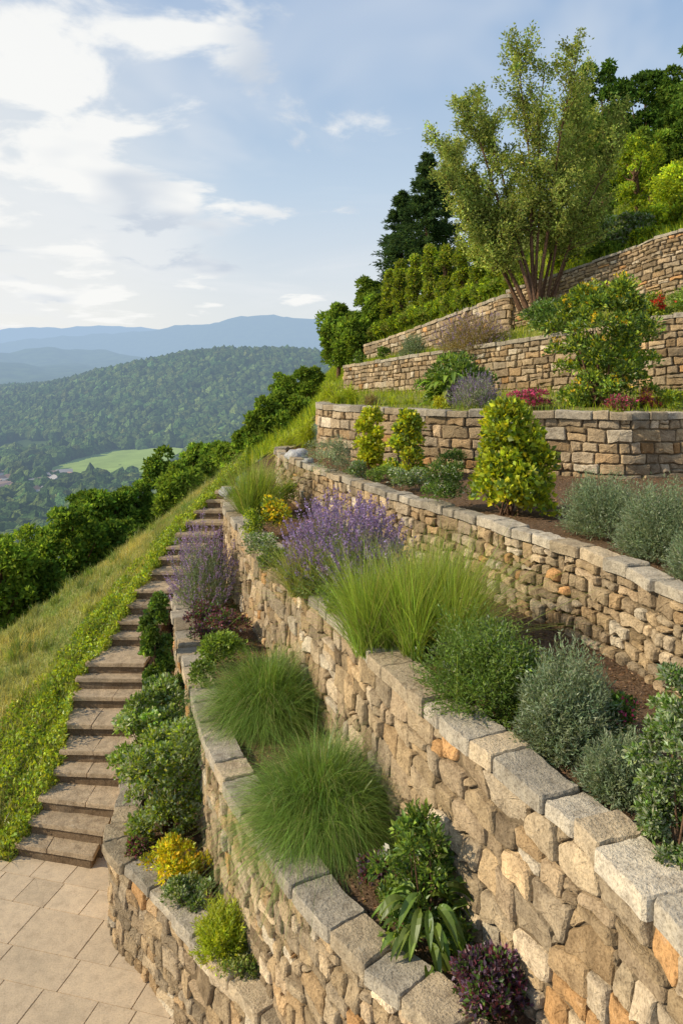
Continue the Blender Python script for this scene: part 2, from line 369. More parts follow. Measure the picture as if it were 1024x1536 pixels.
# ---------------------------------------------------------------- plants
PAL=dict(green=(.085,.155,.028),mid=(.145,.22,.038),bright=(.22,.31,.045),yellow=(.52,.50,.025),lime=(.36,.42,.03),olive=(.25,.27,.07),
 silver=(.30,.34,.23),grey=(.21,.26,.15),dark=(.05,.095,.025),purple=(.29,.20,.42),burg=(.17,.05,.07),pink=(.55,.07,.19),red=(.55,.04,.02),gold=(.66,.46,.02),
 varieg=(.33,.39,.22),brown=(.28,.22,.10),white=(.62,.62,.55),plum=(.13,.075,.12),fount=(.15,.235,.045),reed=(.23,.32,.05))
def col(c,n,v=.22,hue=.08):
    c=np.array(PAL[c] if isinstance(c,str) else c); r=c[None]*rng.lognormal(0,v,(n,1)); return r*(1+rng.normal(0,hue,(n,3))*np.array([1,.5,.6]))
class Leaves:
    def __init__(s): s.V=[];s.F=[];s.C=[];s.n=0
    def leaves(s,P,A,Ln,Wd,C,fold=.12):
        n=len(P); A=unit(A); r=unit(rng.normal(size=(n,3))); S=unit(np.cross(A,r)); Nn=np.cross(A,S)
        Ln=np.broadcast_to(Ln,(n,))[:,None]; Wd=np.broadcast_to(Wd,(n,))[:,None]
        v=np.stack([P,P+A*Ln*.45+S*Wd*.5+Nn*Ln*fold,P+A*Ln,P+A*Ln*.45-S*Wd*.5+Nn*Ln*fold],1)
        s.V.append(v.reshape(-1,3)); s.F.append(np.arange(n*4).reshape(n,4)+s.n); s.C.append(np.repeat(np.clip(C,0,1),4,0)); s.n+=4*n
    def blades(s,B,az,Ln,lean,droop,Wd,C,m=5,Ctip=None):
        n=len(B); t=np.linspace(0,1,m)[None,:,None]; h=np.stack([np.cos(az),np.sin(az),0*az],1)[:,None,:]
        Ln=np.broadcast_to(Ln,(n,))[:,None,None]; lean=np.broadcast_to(lean,(n,))[:,None,None]; droop=np.broadcast_to(droop,(n,))[:,None,None]
        up=np.array([0,0,1.])[None,None]
        c=B[:,None,:]+h*Ln*(np.sin(lean)*t+.45*droop*t**2)+up*Ln*(np.cos(lean)*t-droop*t**2.3)
        a2=az+pi/2+rng.normal(0,.7,n); sd=np.stack([np.cos(a2),np.sin(a2),0*az],1)[:,None,:]
        w=np.broadcast_to(Wd,(n,))[:,None,None]*(1-t**1.5*.92)*.5
        v=np.stack([c-sd*w,c+sd*w],2).reshape(n,m*2,3)
        s.V.append(v.reshape(-1,3)); i=np.arange(m-1)
        q=np.stack([2*i,2*i+1,2*i+3,2*i+2],1)[None]+ (np.arange(n)*2*m)[:,None,None]
        s.F.append(q.reshape(-1,4)+s.n)
        cc=np.repeat(C[:,None,:],2*m,1)
        if Ctip is not None:
            tt=np.repeat(t[0,:,0],2)[None,:,None]**2; cc=cc*(1-tt)+Ctip[:,None,:]*tt
        s.C.append(np.clip(cc.reshape(-1,3),0,1)); s.n+=n*2*m
        return c[:,-1,:]
    def obj(s,name,mat=None):
        return mk(name,np.concatenate(s.V),[np.concatenate(s.F)],np.concatenate(s.C),(mat or M_LEAF,))
def tube(segs,name='trunk',k=6,mat=None):
    V=[];Q=[];n=0
    for pts,rad in segs:
        pts=np.asarray(pts,float); m=len(pts); d=unit(np.gradient(pts,axis=0)); 
        a=unit(np.cross(d,np.array([.3,.9,.1]))); b=np.cross(d,a); th=np.linspace(0,2*pi,k,endpoint=False)
        r=np.asarray(rad)[:,None,None]
        v=pts[:,None]+r*(a[:,None]*np.cos(th)[None,:,None]+b[:,None]*np.sin(th)[None,:,None]); V.append(v.reshape(-1,3))
        for i in range(m-1):
            j=np.arange(k); Q.append(np.stack([n+i*k+j,n+i*k+(j+1)%k,n+(i+1)*k+(j+1)%k,n+(i+1)*k+j],1))
        n+=m*k
    return mk(name,np.concatenate(V),[np.concatenate(Q)],None,(mat or M_BARK,),True)
def spot(u0,u1,vt,vb,z,k=.7):
    Yf=-z*F/(vb-V0); r=(u1-u0)/2/F*Yf; Y=Yf+k*r; r=(u1-u0)/2/F*Y; zt=(V0-vt)/F*Y
    return np.array([((u0+u1)/2-512)/F*Y,Y,z]),r,max(.1,zt-z)
def spotY(u0,u1,vt,vb,Y):
    r=(u1-u0)/2/F*Y; return np.array([((u0+u1)/2-512)/F*Y,Y,(V0-vb)/F*Y]),r,(vb-vt)/F*Y
def clumps(K,cr=.34,shape='round'):
    d=unit(rng.normal(size=(K,3))); rad=rng.uniform(.25,1,(K,1))**.5*(1-cr*.8)
    P=d*rad
    if shape in('cone','column','full'):
        a=rng.uniform(0,2*pi,K); r=np.sqrt(rng.uniform(.1,1,K)); z=rng.uniform(-.92,.85,K)
        f={'cone':lambda z:.88*(1-.72*((z+1)/1.9)**1.3),'column':lambda z:np.where(z>.4,.6*(1.2-z*.9),.6),'full':lambda z:.86*np.sqrt(np.clip(1-np.maximum(z,-.15)**2,.05,1))*np.where(z<-.5,.9,1)}[shape](z)
        f=f*rng.uniform(.8,1.12,K)
        P=np.stack([np.cos(a)*r*f,np.sin(a)*r*f,z],1)
    R=cr*rng.uniform(.55,1.25,K)
    return P,R
def pickcol(color,n,var):
    if isinstance(color,list):
        return np.concatenate([col(x,n,var)[None] for x in color])[rng.integers(len(color),size=n),np.arange(n)]
    return col(color,n,var)
def bush(name,sp,color,n=3500,leaf=.05,wl=.5,K=26,cr=.34,shape='round',flowers=None,var=.27,up=.25,stems=True,flat=.9,mat=None):
    c,r,h=sp; lf=Leaves(); P,R=clumps(K,cr,shape)
    lo=.45 if shape=='round' else .5
    ctr=c+np.array([0,0,h*lo]); sc=np.array([r,r*flat,h*(1-lo)])
    Rz=R[:,None]*np.array([1,1,min(1,2*r/h) if shape!='round' else 1])
    pick=rng.choice(K,n,p=R**2/np.sum(R**2)); d=unit(rng.normal(size=(n,3))); d[:,2]=np.where(d[:,2]<-.3,-d[:,2],d[:,2])
    q=P[pick]+d*Rz[pick]*rng.uniform(.45,1.2,(n,1))
    A=d*1.0+rng.normal(0,.6,(n,3))+np.array([0,0,up])
    cl=rng.lognormal(0,.2,K)
    pts=ctr+q*sc; keep=pts[:,2]>c[2]-.01; pick=pick[keep]; pts=pts[keep]; A=A[keep]; n=len(pts)
    C=pickcol(color,n,var)*cl[pick][:,None]
    L_=leaf*rng.uniform(.6,1.3,n); lf.leaves(pts,A,L_,L_*wl,C)
    if flowers:
        fc,fn,fs,top=flowers
        d=unit(rng.normal(size=(fn,3))); d[:,2]=np.abs(d[:,2])*top
        pk=rng.choice(K,fn); q=P[pk]+unit(d)*R[pk][:,None]*1.1; cp=ctr+q*sc; cp[:,2]=np.maximum(cp[:,2],c[2]+.02)
        k=6; pp=np.repeat(cp,k,0)+rng.normal(0,fs*.3,(fn*k,3)); lf.leaves(pp,rng.normal(size=(fn*k,3))+np.array([0,0,.5]),fs,fs*.7,col(fc,fn*k,.25))
    f=lf.obj('foliage',mat)
    segs=[]
    if stems:
        for i in range(min(K,12)):
            e=ctr+P[i]*sc; e[2]=max(e[2],c[2]+.03); b=c+np.array([rng.normal(0,r*.08),rng.normal(0,r*.08),-.03]); m=(b+e)/2+rng.normal(0,r*.05,3)
            segs.append(([b,m,e],[.01*r/.4+.002,.006*r/.4+.002,.002]))
        t=tube(segs,'stems',5); return parent([f,t],name)
    f.name=name; return f
def mound_grass(name,sp,color,n=4000,w=.006,rag=.3,stray=.08):
    """arching tussock: blades rise through a dome and droop outwards"""
    c,r,h=sp; lf=Leaves(); az=rng.uniform(0,2*pi,n); el=np.arccos(1-rng.random(n)*.97)
    d=np.stack([np.sin(el)*np.cos(az),np.sin(el)*np.sin(az),np.cos(el)],1)
    p1,p2=rng.uniform(0,6,2)
    R_=np.array([r,r,h])*(1+.22*np.sin(az*3+el*3+p1)[:,None]*np.sin(el*5+p2)[:,None])
    B=c+d*R_*rng.uniform(.05,.62,n)[:,None]
    az2=az+rng.normal(0,.6,n); lean=np.clip(el*.75+rng.normal(0,.32,n),0,1.6)
    Ln=(r*.45+h*.12)*rng.uniform(.5,1.15+rag,n); s_=rng.random(n)<stray; Ln[s_]*=rng.uniform(1.1,1.6,s_.sum())
    C=col(color,n,.33); C[rng.random(n)<.07]=np.array([.38,.34,.15])
    lf.blades(B,az2,Ln,lean,rng.uniform(.2,.9,n),w*rng.uniform(.6,1.2,n),C,5,Ctip=C*1.35)
    return lf.obj(name)
def tall_grass(name,sp,color,n=2500,w=.008,lean=.45,droop=.12,k0=.55):
    c,r,h=sp; lf=Leaves(); nt_=28; ta=rng.uniform(0,2*pi,nt_); tr=np.sqrt(rng.random(nt_))*r*k0; tid=rng.integers(nt_,size=n)
    B=c+np.stack([np.cos(ta[tid])*tr[tid],np.sin(ta[tid])*tr[tid],0*tid],1)+rng.normal(0,r*.06,(n,3))*np.array([1,1,0]); az=rng.uniform(0,2*pi,n); az=np.where(rng.random(n)<.5,ta[tid]+rng.normal(0,.6,n),az)
    ln=np.abs(rng.normal(0,lean*.8,n)); ln=np.minimum(ln,lean*2.2); th=rng.uniform(.75,1.08,nt_)
    Ln=h*th[tid]*rng.uniform(.4,1.05,n)/np.maximum(.6,np.cos(ln)); C=col(color,n,.32)*rng.lognormal(0,.12,nt_)[tid][:,None]; C[rng.random(n)<.08]=np.array([.42,.36,.15])
    lf.blades(B,az,Ln,ln,droop*rng.uniform(.4,2.4,n),w*rng.uniform(.6,1.2,n),C,6,Ctip=C*np.array([1.3,1.15,1.0]))
    return lf.obj(name)
def spiky(name,sp,color,n=1200,tw=9,ll=.035,spread=1.15,heads=None,var=.22,bump=.22):
    c,r,h=sp; lf=Leaves()
    az=rng.uniform(0,2*pi,n); el=np.arccos(rng.random(n)*.98); el=np.minimum(el,spread*1.35)
    d=np.stack([np.sin(el)*np.cos(az),np.sin(el)*np.sin(az),np.cos(el)],1)
    lump=1+bump*np.sin(az*3+el*5+rng.random()*6)*np.sin(el*4+az*2)
    tip=c+d*np.array([r,r,h])*(lump*rng.uniform(.72,1.08,n))[:,None]
    st=c+(tip-c)*rng.uniform(.4,.75,n)[:,None]
    dd=tip-st; dd[:,2]+=.25*np.linalg.norm(dd,axis=1)
    C=col(color,n,var); t=np.tile(np.linspace(0,1,tw),n)[:,None]
    P=np.repeat(st,tw,0)+np.repeat(dd,tw,0)*t; P[:,2]=np.maximum(P[:,2],c[2]+.005)
    A=np.repeat(unit(dd),tw,0)*.9+rng.normal(0,.55,(n*tw,3))
    lf.leaves(P,A,ll*rng.uniform(.7,1.2,n*tw),ll*.22,np.repeat(C,tw,0)*rng.lognormal(0,.12,(n*tw,1)))
    if heads:
        hc,frac,hs,stem=heads; k=rng.random(n)<frac; tp=(st+dd)[k]; m=len(tp); q=12
        ud=unit(unit(dd[k])+np.array([0,0,.7])); stv=stem*rng.uniform(.3,1.2,m)[:,None]
        lf.leaves(tp,ud,stv[:,0]+hs,.004,col('grey',m),0)
        P=np.repeat(tp+ud*stv,q,0)+np.repeat(ud,q,0)*np.tile(np.linspace(0,1,q),m)[:,None]*hs+rng.normal(0,hs*.05,(m*q,3))
        lf.leaves(P,np.repeat(ud,q,0)+rng.normal(0,.7,(m*q,3)),hs*.24,hs*.17,col(hc,m*q,.3))
    return lf.obj(name)
def broadleaf(name,sp,color,n=60,ll=.2):
    c,r,h=sp; lf=Leaves(); az=rng.uniform(0,2*pi,n); lv=rng.random(n); 
    for i in range(n):
        b=c+np.array([0,0,h*lv[i]*.8]); d=np.array([cos(az[i]),sin(az[i]),0]); e=rng.uniform(.15,1.0)
        sd=np.array([-d[1],d[0],0]); l=ll*rng.uniform(.6,1.3); w=l*.36; m=7
        t=np.linspace(0,1,m); cc=b+d*r*rng.uniform(.1,.6)+np.outer(t,d)*l+np.outer(l*(e*t-1.1*t*t),[0,0,1.])
        ww=w*np.sin(pi*np.clip(t*.93+.04,0,1))**.8
        V=np.stack([cc-sd*ww[:,None]*.5+np.array([0,0,.018]),cc,cc+sd*ww[:,None]*.5+np.array([0,0,.018])],1).reshape(-1,3)
        q=[]
        for k in range(m-1):
            q+= [[3*k,3*k+1,3*k+4,3*k+3],[3*k+1,3*k+2,3*k+5,3*k+4]]
        lf.V.append(V); lf.F.append(np.array(q)+lf.n); lf.C.append(np.repeat(col(color,1,.25),3*m,0)); lf.n+=3*m
    return lf.obj(name)
zA,z0,z1,z2=-5.08,-3.87,-2.57,-1.75
GC=lambda a,z,c,n=1400,leaf=.04,**k: bush('low_groundcover',spot(*a,z),c,n,leaf,K=18,stems=False,**k)
# terrace A
bush('variegated_shrub',spot(174,287,1035,1190,-4.75),['varieg','mid','bright'],8000,.055,.6,K=44,cr=.28,shape='full')
bush('variegated_shrub',spot(186,318,1095,1278,zA),['varieg','mid','varieg','lime','bright'],11000,.05,.6,K=54,cr=.26,shape='full')
bush('climbing_ivy',spot(205,262,880,1045,-4.35),['green','mid','mid'],6500,.055,.8,K=44,cr=.3,shape='column')
bush('climbing_ivy',spot(215,285,1000,1110,-4.7),['green','mid','varieg'],4000,.05,.7,K=34,cr=.3)
bush('burgundy_shrub',spot(188,225,1245,1303,zA),['burg','mid'],900,.035,.5,K=12,stems=False)
bush('yellow_euonymus',spot(215,318,1255,1345,zA),['yellow','lime','yellow','gold'],3200,.04,.5,K=24,cr=.3)
bush('variegated_shrub',spot(248,322,1308,1385,zA),['varieg','mid'],2600,.035,.6,K=18)
spiky('rosemary_shrub',spot(292,376,1365,1455,zA),'lime',800,8,.05)
GC((330,400,1440,1490),zA,['mid','olive'],900,.03)
# terrace 0
spiky('lavender_plant',spot(264,352,812,915,z0),'grey',900,7,.06,heads=('purple',.75,.10,.15))
bush('burgundy_shrub',spot(272,375,905,972,z0),['burg','plum','green'],2600,.045,.6,K=24,cr=.28,stems=False)
GC((292,372,945,1012),z0,['mid','bright'],2600,.05); GC((280,330,990,1050),z0,['mid','bright'],1200)
mound_grass('fountain_grass',spot(294,507,968,1112,z0),'fount',14000,.005)
mound_grass('fountain_grass',spot(350,612,1098,1295,z0),'fount',18000,.0045)
bush('purple_heuchera',spot(532,592,1280,1348,z0),['plum','burg','green'],1300,.03,.6,K=14,stems=False)
broadleaf('leafy_perennial',spot(560,715,1310,1450,z0,.5),'mid',80,.17)
bush('leafy_perennial',spot(540,712,1225,1430,z0,.5),['mid','green','bright'],3600,.05,.45,K=40,cr=.22,shape='cone',flowers=('white',5,.05,1))
bush('purple_heuchera',spot(662,792,1430,1545,z0),['plum','burg','plum','green'],4200,.035,.6,K=34,cr=.28,stems=False)
GC((560,640,1335,1385),z0,['bright','mid'],700,.03); GC((640,700,1400,1440),z0,['bright','mid'],500,.03)
# terrace 1
tall_grass('feather_grass',spot(340,418,668,778,z1),'reed',2200,.010,.5)
bush('flowering_shrub',spot(388,438,742,808,z1),['mid','yellow'],1700,.05,K=14,flowers=('gold',80,.05,1),stems=False)
for a,c_ in [((348,400,765,812),['mid','lime']),((362,420,795,842),['mid','silver']),((400,470,815,870),['mid','bright']),((430,500,835,905),['mid','grey']),((440,500,700,745),['grey','mid']),((410,450,720,765),['mid','lime']),((380,430,820,862),['grey','bright'])]: GC(a,z1,c_,1500)
tall_grass('feather_grass',spot(415,505,778,900,z1),'olive',2000,.007,.5,.25)
spiky('lavender_plant',spot(450,595,795,900,z1),'grey',1200,7,.05,heads=('purple',.85,.12,.26))
tall_grass('feather_grass',spot(497,738,775,1000,z1),'reed',8500,.006,.46,.16,k0=.68)
GC((470,540,870,935),z1,['bright','mid'],1200,.035)
spiky('sage_shrub',spot(636,832,935,1092,z1),'mid',2200,9,.04)
bush('sage_shrub',spot(650,820,935,1088,z1),['mid','grey','bright'],5500,.035,.4,K=44,cr=.24,stems=False)
spiky('rosemary_shrub',spot(770,916,985,1148,z1),'grey',2800,9,.04,bump=.18)
bush('flowering_shrub',spot(888,974,1042,1135,z1),['green','mid'],2400,.035,K=22,flowers=('pink',70,.024,1))
spiky('rosemary_shrub',spot(870,988,1110,1212,z1),'grey',1600,9,.035)
bush('variegated_shrub',spot(948,1090,1000,1325,z1),['mid','green','varieg','silver'],17000,.03,.5,K=80,cr=.2,shape='full')
# terrace 2
bush('silver_artemisia',spot(452,538,655,716,z2),['silver','grey'],3400,.04,.3,K=22,stems=False)
bush('golden_shrub',spot(528,583,616,705,z2),['yellow','lime','lime'],4600,.065,.75,K=34,cr=.36,shape='column')
bush('golden_shrub',spot(578,644,616,722,z2),['yellow','lime','mid'],5000,.065,.75,K=34,cr=.3,shape='cone')
bush('flowering_groundcover',spot(575,650,690,740,z2),['mid','grey'],2200,.04,K=18,flowers=('white',60,.02,1),stems=False)
bush('flowering_groundcover',spot(630,712,685,768,z2),['mid','green'],2800,.04,K=20,flowers=('white',50,.025,1),stems=False)
bush('golden_shrub',spot(688,840,612,780,z2),['yellow','lime','lime','lime','mid'],12000,.075,.8,K=62,cr=.25,shape='cone')
for a,c_ in [((648,700,672,715),['green','mid']),((515,560,690,722),['mid','grey']),((545,600,695,728),['mid','bright'])]: GC(a,z2,c_,1300)
spiky('santolina_mound',spot(838,968,716,810,z2),'grey',2400,8,.04,bump=.07)
spiky('santolina_mound',spot(924,1060,730,846,z2),'grey',2800,8,.04,bump=.07)
spiky('santolina_mound',spot(1000,1100,800,880,z2),'grey',900,8,.04,bump=.06)
for a in [(408,450,634,682,17.5),(425,462,628,675,18),(440,482,604,665,17.5),(476,512,555,606,17),(503,545,566,610,17),(490,520,575,612,16.5)]:
    mound_grass('feather_grass',spotY(*a),'lime',1800,.012)
# terrace 3
for a,c_ in [((538,576,580,612),'brown'),((570,606,586,614),'lime'),((598,632,588,614),'lime'),((628,660,592,614),'olive')]:
    mound_grass('feather_grass',spotY(*a,16),c_,1200,.011)
broadleaf('leafy_perennial',spotY(620,740,545,612,15.3),'bright',150,.26)
bush('leafy_perennial',spotY(618,742,525,608,15.6),['mid','bright','green'],6000,.1,.4,K=34,cr=.27)
spiky('lavender_plant',spotY(678,748,572,615,14.6),'silver',1000,7,.06,heads=('purple',.7,.07,.06))
bush('golden_shrub',spotY(645,672,590,615,14.2),['yellow'],500,.05,K=8,stems=False)
bush('pink_flowers',spotY(755,832,582,615,13.8),['pink','burg','mid'],2400,.045,K=18,flowers=('pink',90,.05,1),stems=False)
bush('mahonia_shrub',spotY(820,990,422,622,14.0),['mid','bright','lime','green'],22000,.085,.5,K=100,cr=.2,shape='full',flowers=('gold',150,.06,2.5))
bush('barberry_shrub',spotY(900,962,592,620,13.2),['burg','pink','mid'],1500,.04,K=14,stems=False)
bush('barberry_shrub',spotY(952,1000,580,615,13.6),['burg','pink','gold'],1500,.04,K=14,stems=False)
bush('leafy_shrub',spotY(980,1040,582,618,13.4),['lime','mid'],1600,.05,K=14,stems=False)
# terrace 4
spiky('lavender_plant',spotY(655,762,478,528,20.8),'brown',1500,7,.08,heads=('purple',.5,.08,.05))
spiky('feather_grass_mound',spotY(600,640,505,536,24),'grey',800,7,.08)
for a in [(565,585,520,542),(530,548,525,548)]:
    bush('leafy_shrub',spotY(*a,26),'mid',500,.1,K=10,stems=False)
bush('laurel_shrub',spotY(780,880,440,502,18.2),['green','mid'],5500,.08,K=32)
bush('leafy_shrub',spotY(925,1000,430,492,16.6),['lime','mid'],3600,.07,K=24)
bush('leafy_shrub',spotY(995,1060,425,476,16.4),['mid','bright'],2800,.07,K=22,flowers=('red',14,.05,1.2))
bush('red_flowers',spotY(978,1000,440,475,16.0),['red','mid'],400,.045,K=8,flowers=('red',18,.06,1),stems=False)
def rock(name,c,r,colr):
    bm=bmesh.new(); bmesh.ops.create_icosphere(bm,subdivisions=4,radius=1)
    for v in bm.verts:
        p=np.array(v.co); k=1+.13*sin(p[0]*3.1+c[0])*cos(p[1]*2.7)+.07*sin(p[2]*6+p[0]*5)+.03*sin(p[1]*13+p[0]*11)
        v.co=(c[0]+p[0]*k*r,c[1]+p[1]*k*r*.9,c[2]+p[2]*k*r*.7)
    me=bpy.data.meshes.new(name); bm.to_mesh(me); bm.free()
    for p in me.polygons: p.use_smooth=True
    a=me.color_attributes.new('Col','FLOAT_COLOR','POINT')
    for d in a.data: d.color=(*colr,1)
    me.materials.append(M_CAP); ob=bpy.data.objects.new(name,me); SC.collection.objects.link(ob)
rock('boulder',W(445,684,-1.68),.22,(.55,.55,.55)); rock('boulder',W(342,738,Y=13.6),.15,(.5,.5,.5)); rock('boulder',W(462,692,-1.68),.1,(.4,.4,.38))
# ---------------------------------------------------------------- slope grass, ground cover, mulch chips
def on_grid(G,n,wfun=None):
    R,Cn,_=G.shape; i=rng.random(n)*(R-1); j=rng.random(n)*(Cn-1)
    if wfun is not None: i=wfun(rng.random(n))*(R-1)
    a=i.astype(int);b=j.astype(int);fi=(i-a)[:,None];fj=(j-b)[:,None]
    a1=np.minimum(a+1,R-1);b1=np.minimum(b+1,Cn-1)
    return G[a,b]*(1-fi)*(1-fj)+G[a1,b]*fi*(1-fj)+G[a,b1]*(1-fi)*fj+G[a1,b1]*fi*fj, i/(R-1)
lf=Leaves(); P,_=on_grid(SLOPE,75000); n=len(P); pn=vnoise(P[:,0]*1.3,P[:,1]*1.3)+rng.normal(0,.2,n)
C=col((.34,.34,.11),n,.25)*(1+.2*pn[:,None]); C[pn>.35]*=np.array([1.25,1.1,1.15]); C[pn<-.3]*=np.array([.7,.95,.65])
lf.blades(P-np.array([0,0,.01]),rng.uniform(0,2*pi,n),rng.uniform(.05,.2,n)*(1+.5*np.clip(pn,-1,1)),np.abs(rng.normal(0,.45,n)),.2,.009,C,3)
lf.obj('meadow_grass')
lf=Leaves(); Pc,_=on_grid(SLOPE,130); k=60; P=np.repeat(Pc,k,0)+rng.normal(0,.05,(130*k,3))*np.array([1,1,0]); n=len(P)
lf.blades(P,rng.uniform(0,2*pi,n),rng.uniform(.15,.42,n),np.abs(rng.normal(0,.4,n)),.3,.008,np.repeat(np.where(rng.random((130,1))<.5,col('olive',130),col('mid',130)),k,0)*rng.lognormal(0,.2,(n,1)),4); lf.obj('meadow_tussocks')
lf=Leaves(); P,t=on_grid(SLOPE,38000,lambda x:x**1.4*.27); n=len(P); d=np.sin(P[:,0]*7+P[:,1]*5)*np.sin(P[:,1]*6.3-P[:,0]*4)
hgt=np.clip(.14+.18*d,0.02,.4)*rng.random(n)*(1.25-t*3.2); P[:,2]+=np.maximum(hgt,0)
lf.leaves(P,rng.normal(0,.7,(n,3))+np.array([0,0,.6]),rng.uniform(.03,.08,n),rng.uniform(.02,.05,n),np.where(rng.random((n,1))<.6,col('lime',n,.3),col('bright',n,.3)))
lf.obj('groundcover_vines')
for k in (0,1,2,-1):
    lf=Leaves(); n={1:26000,0:12000,2:14000,-1:5000}[k]; P,_=on_grid(T[k],n); P[:,2]+=rng.uniform(0,.012,n)
    A=rng.normal(0,1,(n,3)); A[:,2]*=.3; c=col((.25,.16,.10),n,.45,.05)
    lf.leaves(P,A,rng.uniform(.012,.05,n),rng.uniform(.008,.022,n),c,.05); lf.obj('bark_chips',M_LEAFT)
    lf=Leaves(); m=26; Pc,_=on_grid(T[k],m); q=45; P=np.repeat(Pc,q,0)+rng.normal(0,.025,(m*q,3))*np.array([1,1,0]); n=m*q
    lf.blades(P,rng.uniform(0,2*pi,n),rng.uniform(.03,.12,n),np.abs(rng.normal(0,.6,n)),.4,.006,col('mid',n,.3),4); lf.obj('weed_tufts')
for k,n in ((3,16000),(4,16000),(5,50000),(6,16000)):
    lf=Leaves()
    if k==5: P,t=on_grid(T[5],n,lambda x:x*.5)
    else: P,t=on_grid(T[k],n)
    c=np.where(rng.random((n,1))<.5,col('lime',n),col('mid',n)); sc_=1 if k<5 else 1.8
    lf.blades(P,rng.uniform(0,2*pi,n),rng.uniform(.1,.3,n)*sc_,np.abs(rng.normal(0,.4,n)),.2,.014*sc_,c,3); lf.obj('hillside_grass_tufts',M_LEAFT)
# ---------------------------------------------------------------- trees
def tree(name,base,h,r,color,n=9000,leaf=.14,K=30,trunk=.12,crown0=.25,cr=.3,var=.25,shape='round'):
    base=np.array(base,float)
    lf=Leaves(); P,R=clumps(K,cr,shape); ctr=base+np.array([0,0,h*(crown0+1)/2]); sc=np.array([r,r,h*(1-crown0)/2])
    Rz=R[:,None]*np.array([1,1,min(1,2*r/h)])
    pick=rng.choice(K,n,p=R**2/np.sum(R**2)); d=unit(rng.normal(size=(n,3))); d[:,2]=np.where(d[:,2]<-.4,-d[:,2],d[:,2])
    pts=ctr+(P[pick]+d*Rz[pick]*rng.uniform(.5,1.2,(n,1))**.8)*sc
    cl=rng.lognormal(0,.22,K); lf.leaves(pts,d+rng.normal(0,.7,(n,3)),leaf*rng.uniform(.6,1.3,n),leaf*.62,pickcol(color,n,var)*cl[pick][:,None])
    f=lf.obj('crown',M_LEAFT); segs=[([base-np.array([0,0,.5]),base+np.array([.02*h,0,h*.3]),base+np.array([0,.02*h,h*.75])],[trunk,trunk*.75,trunk*.25])]
    for i in range(10):
        e=ctr+P[i]*sc; b=base+np.array([0,0,h*rng.uniform(.2,.55)]); segs.append(([b,(b+e)/2+np.array([0,0,-.03*h]),e],[trunk*.4,trunk*.25,.01]))
    return parent([f,tube(segs,'trunk')],name)
def treeY(name,u0,u1,vt,vb,Y,color,**k):
    sp=spotY(u0,u1,vt,vb,Y); return tree(name,sp[0],sp[2],sp[1],color,**k)
for a in [(-70,70,795,1010,19),(-20,90,785,960,23),(50,165,735,945,21.5),(20,110,835,960,20),(105,210,708,900,24),(75,160,715,900,28),(160,245,722,860,25),(200,285,668,820,27),(250,330,656,770,29),(295,365,662,735,28),(225,310,695,790,24.5),(318,378,664,712,27),(150,230,770,880,22)]:
    c_=[['green','mid','bright'],['mid','bright','bright'],['mid','mid','green']][int(rng.integers(3))]
    treeY('broadleaf_tree',*a,c_,n=9500,leaf=.15,K=60,crown0=.03,cr=.23)
for a in [(362,445,596,690,24),(395,452,555,650,30),(430,492,545,640,32),(400,472,585,660,26),(350,410,640,700,24)]:
    treeY('broadleaf_tree',*a,['mid','mid','bright'],n=7500,leaf=.14,K=44,crown0=.02,cr=.25)
for a in [(472,560,440,570,36),(478,535,450,570,33),(525,595,400,530,38),(495,565,468,560,32),(540,590,435,520,34)]:
    treeY('broadleaf_tree',*a,['mid','mid','bright'],n=9000,leaf=.17,K=50,crown0=.02,cr=.24)
def conifer(name,u,vt,vb,Y,rw,color='dark',n=9000):
    b=spotY(u-10,u+10,vt,vb,Y)[0]; h=(vb-vt)/F*Y; r=rw/F*Y; lf=Leaves(); m=150
    t=np.sort(rng.random(m))**.9; az=rng.uniform(0,2*pi,m); q=n//m
    for i in range(m):
        l=r*(1-t[i])**.75*rng.uniform(.55,1.15)+.1; s=np.linspace(.05,1,q)[:,None]; d=np.array([cos(az[i]),sin(az[i]),0])
        P=b+np.array([0,0,h*(.06+.94*t[i])])+s*d*l+np.array([0,0,1])*(-.28*l*s+.18*l*s**2)+rng.normal(0,.1,(q,3))*np.array([1,1,.6])*(l/2+.3)
        lf.leaves(P,d+rng.normal(0,.6,(q,3))+np.array([0,0,-.15]),.26,.07,col(color,q,.25))
    f=lf.obj('needles',M_LEAFT); t_=tube([([b,b+np.array([0,0,h])],[.16,.02])],'trunk'); parent([f,t_],name)
DK=(.06,.105,.04)
conifer('pine_tree',640,232,430,36,62,DK,14000); conifer('pine_tree',602,290,450,38,50,DK,11000); conifer('pine_tree',668,262,430,40,50,DK)
hx=[(583,398,475,33,14),(600,388,472,32,15),(622,378,468,31,16),(644,368,462,30,17),(668,358,458,29,18),(692,352,452,28,18),(716,346,448,27,18),(740,338,440,26,19),(768,330,436,25.5,20)]
for u,vt,vb,Y,w_ in hx:
    tree('cypress_tree',spotY(u-14,u+14,vt,vb+8,Y)[0],(vb+8-vt+rng.uniform(-8,8))/F*Y,w_/F*Y*.95,['olive','lime','mid'],n=6500,leaf=.10,K=44,crown0=0,cr=.40,shape='column')
for k in range(26):
    t=k/25; u=560+t*230; v=508-t*82; Y=30.5-t*9.5
    bush('leafy_shrub',spotY(u-14-8*t,u+14+8*t,v-20-10*t+rng.uniform(-6,6),v+4,Y+.9),['lime','bright','mid'] if k%3 else ['mid','olive'],1500,.1,.5,K=16,stems=False,mat=M_LEAFT)
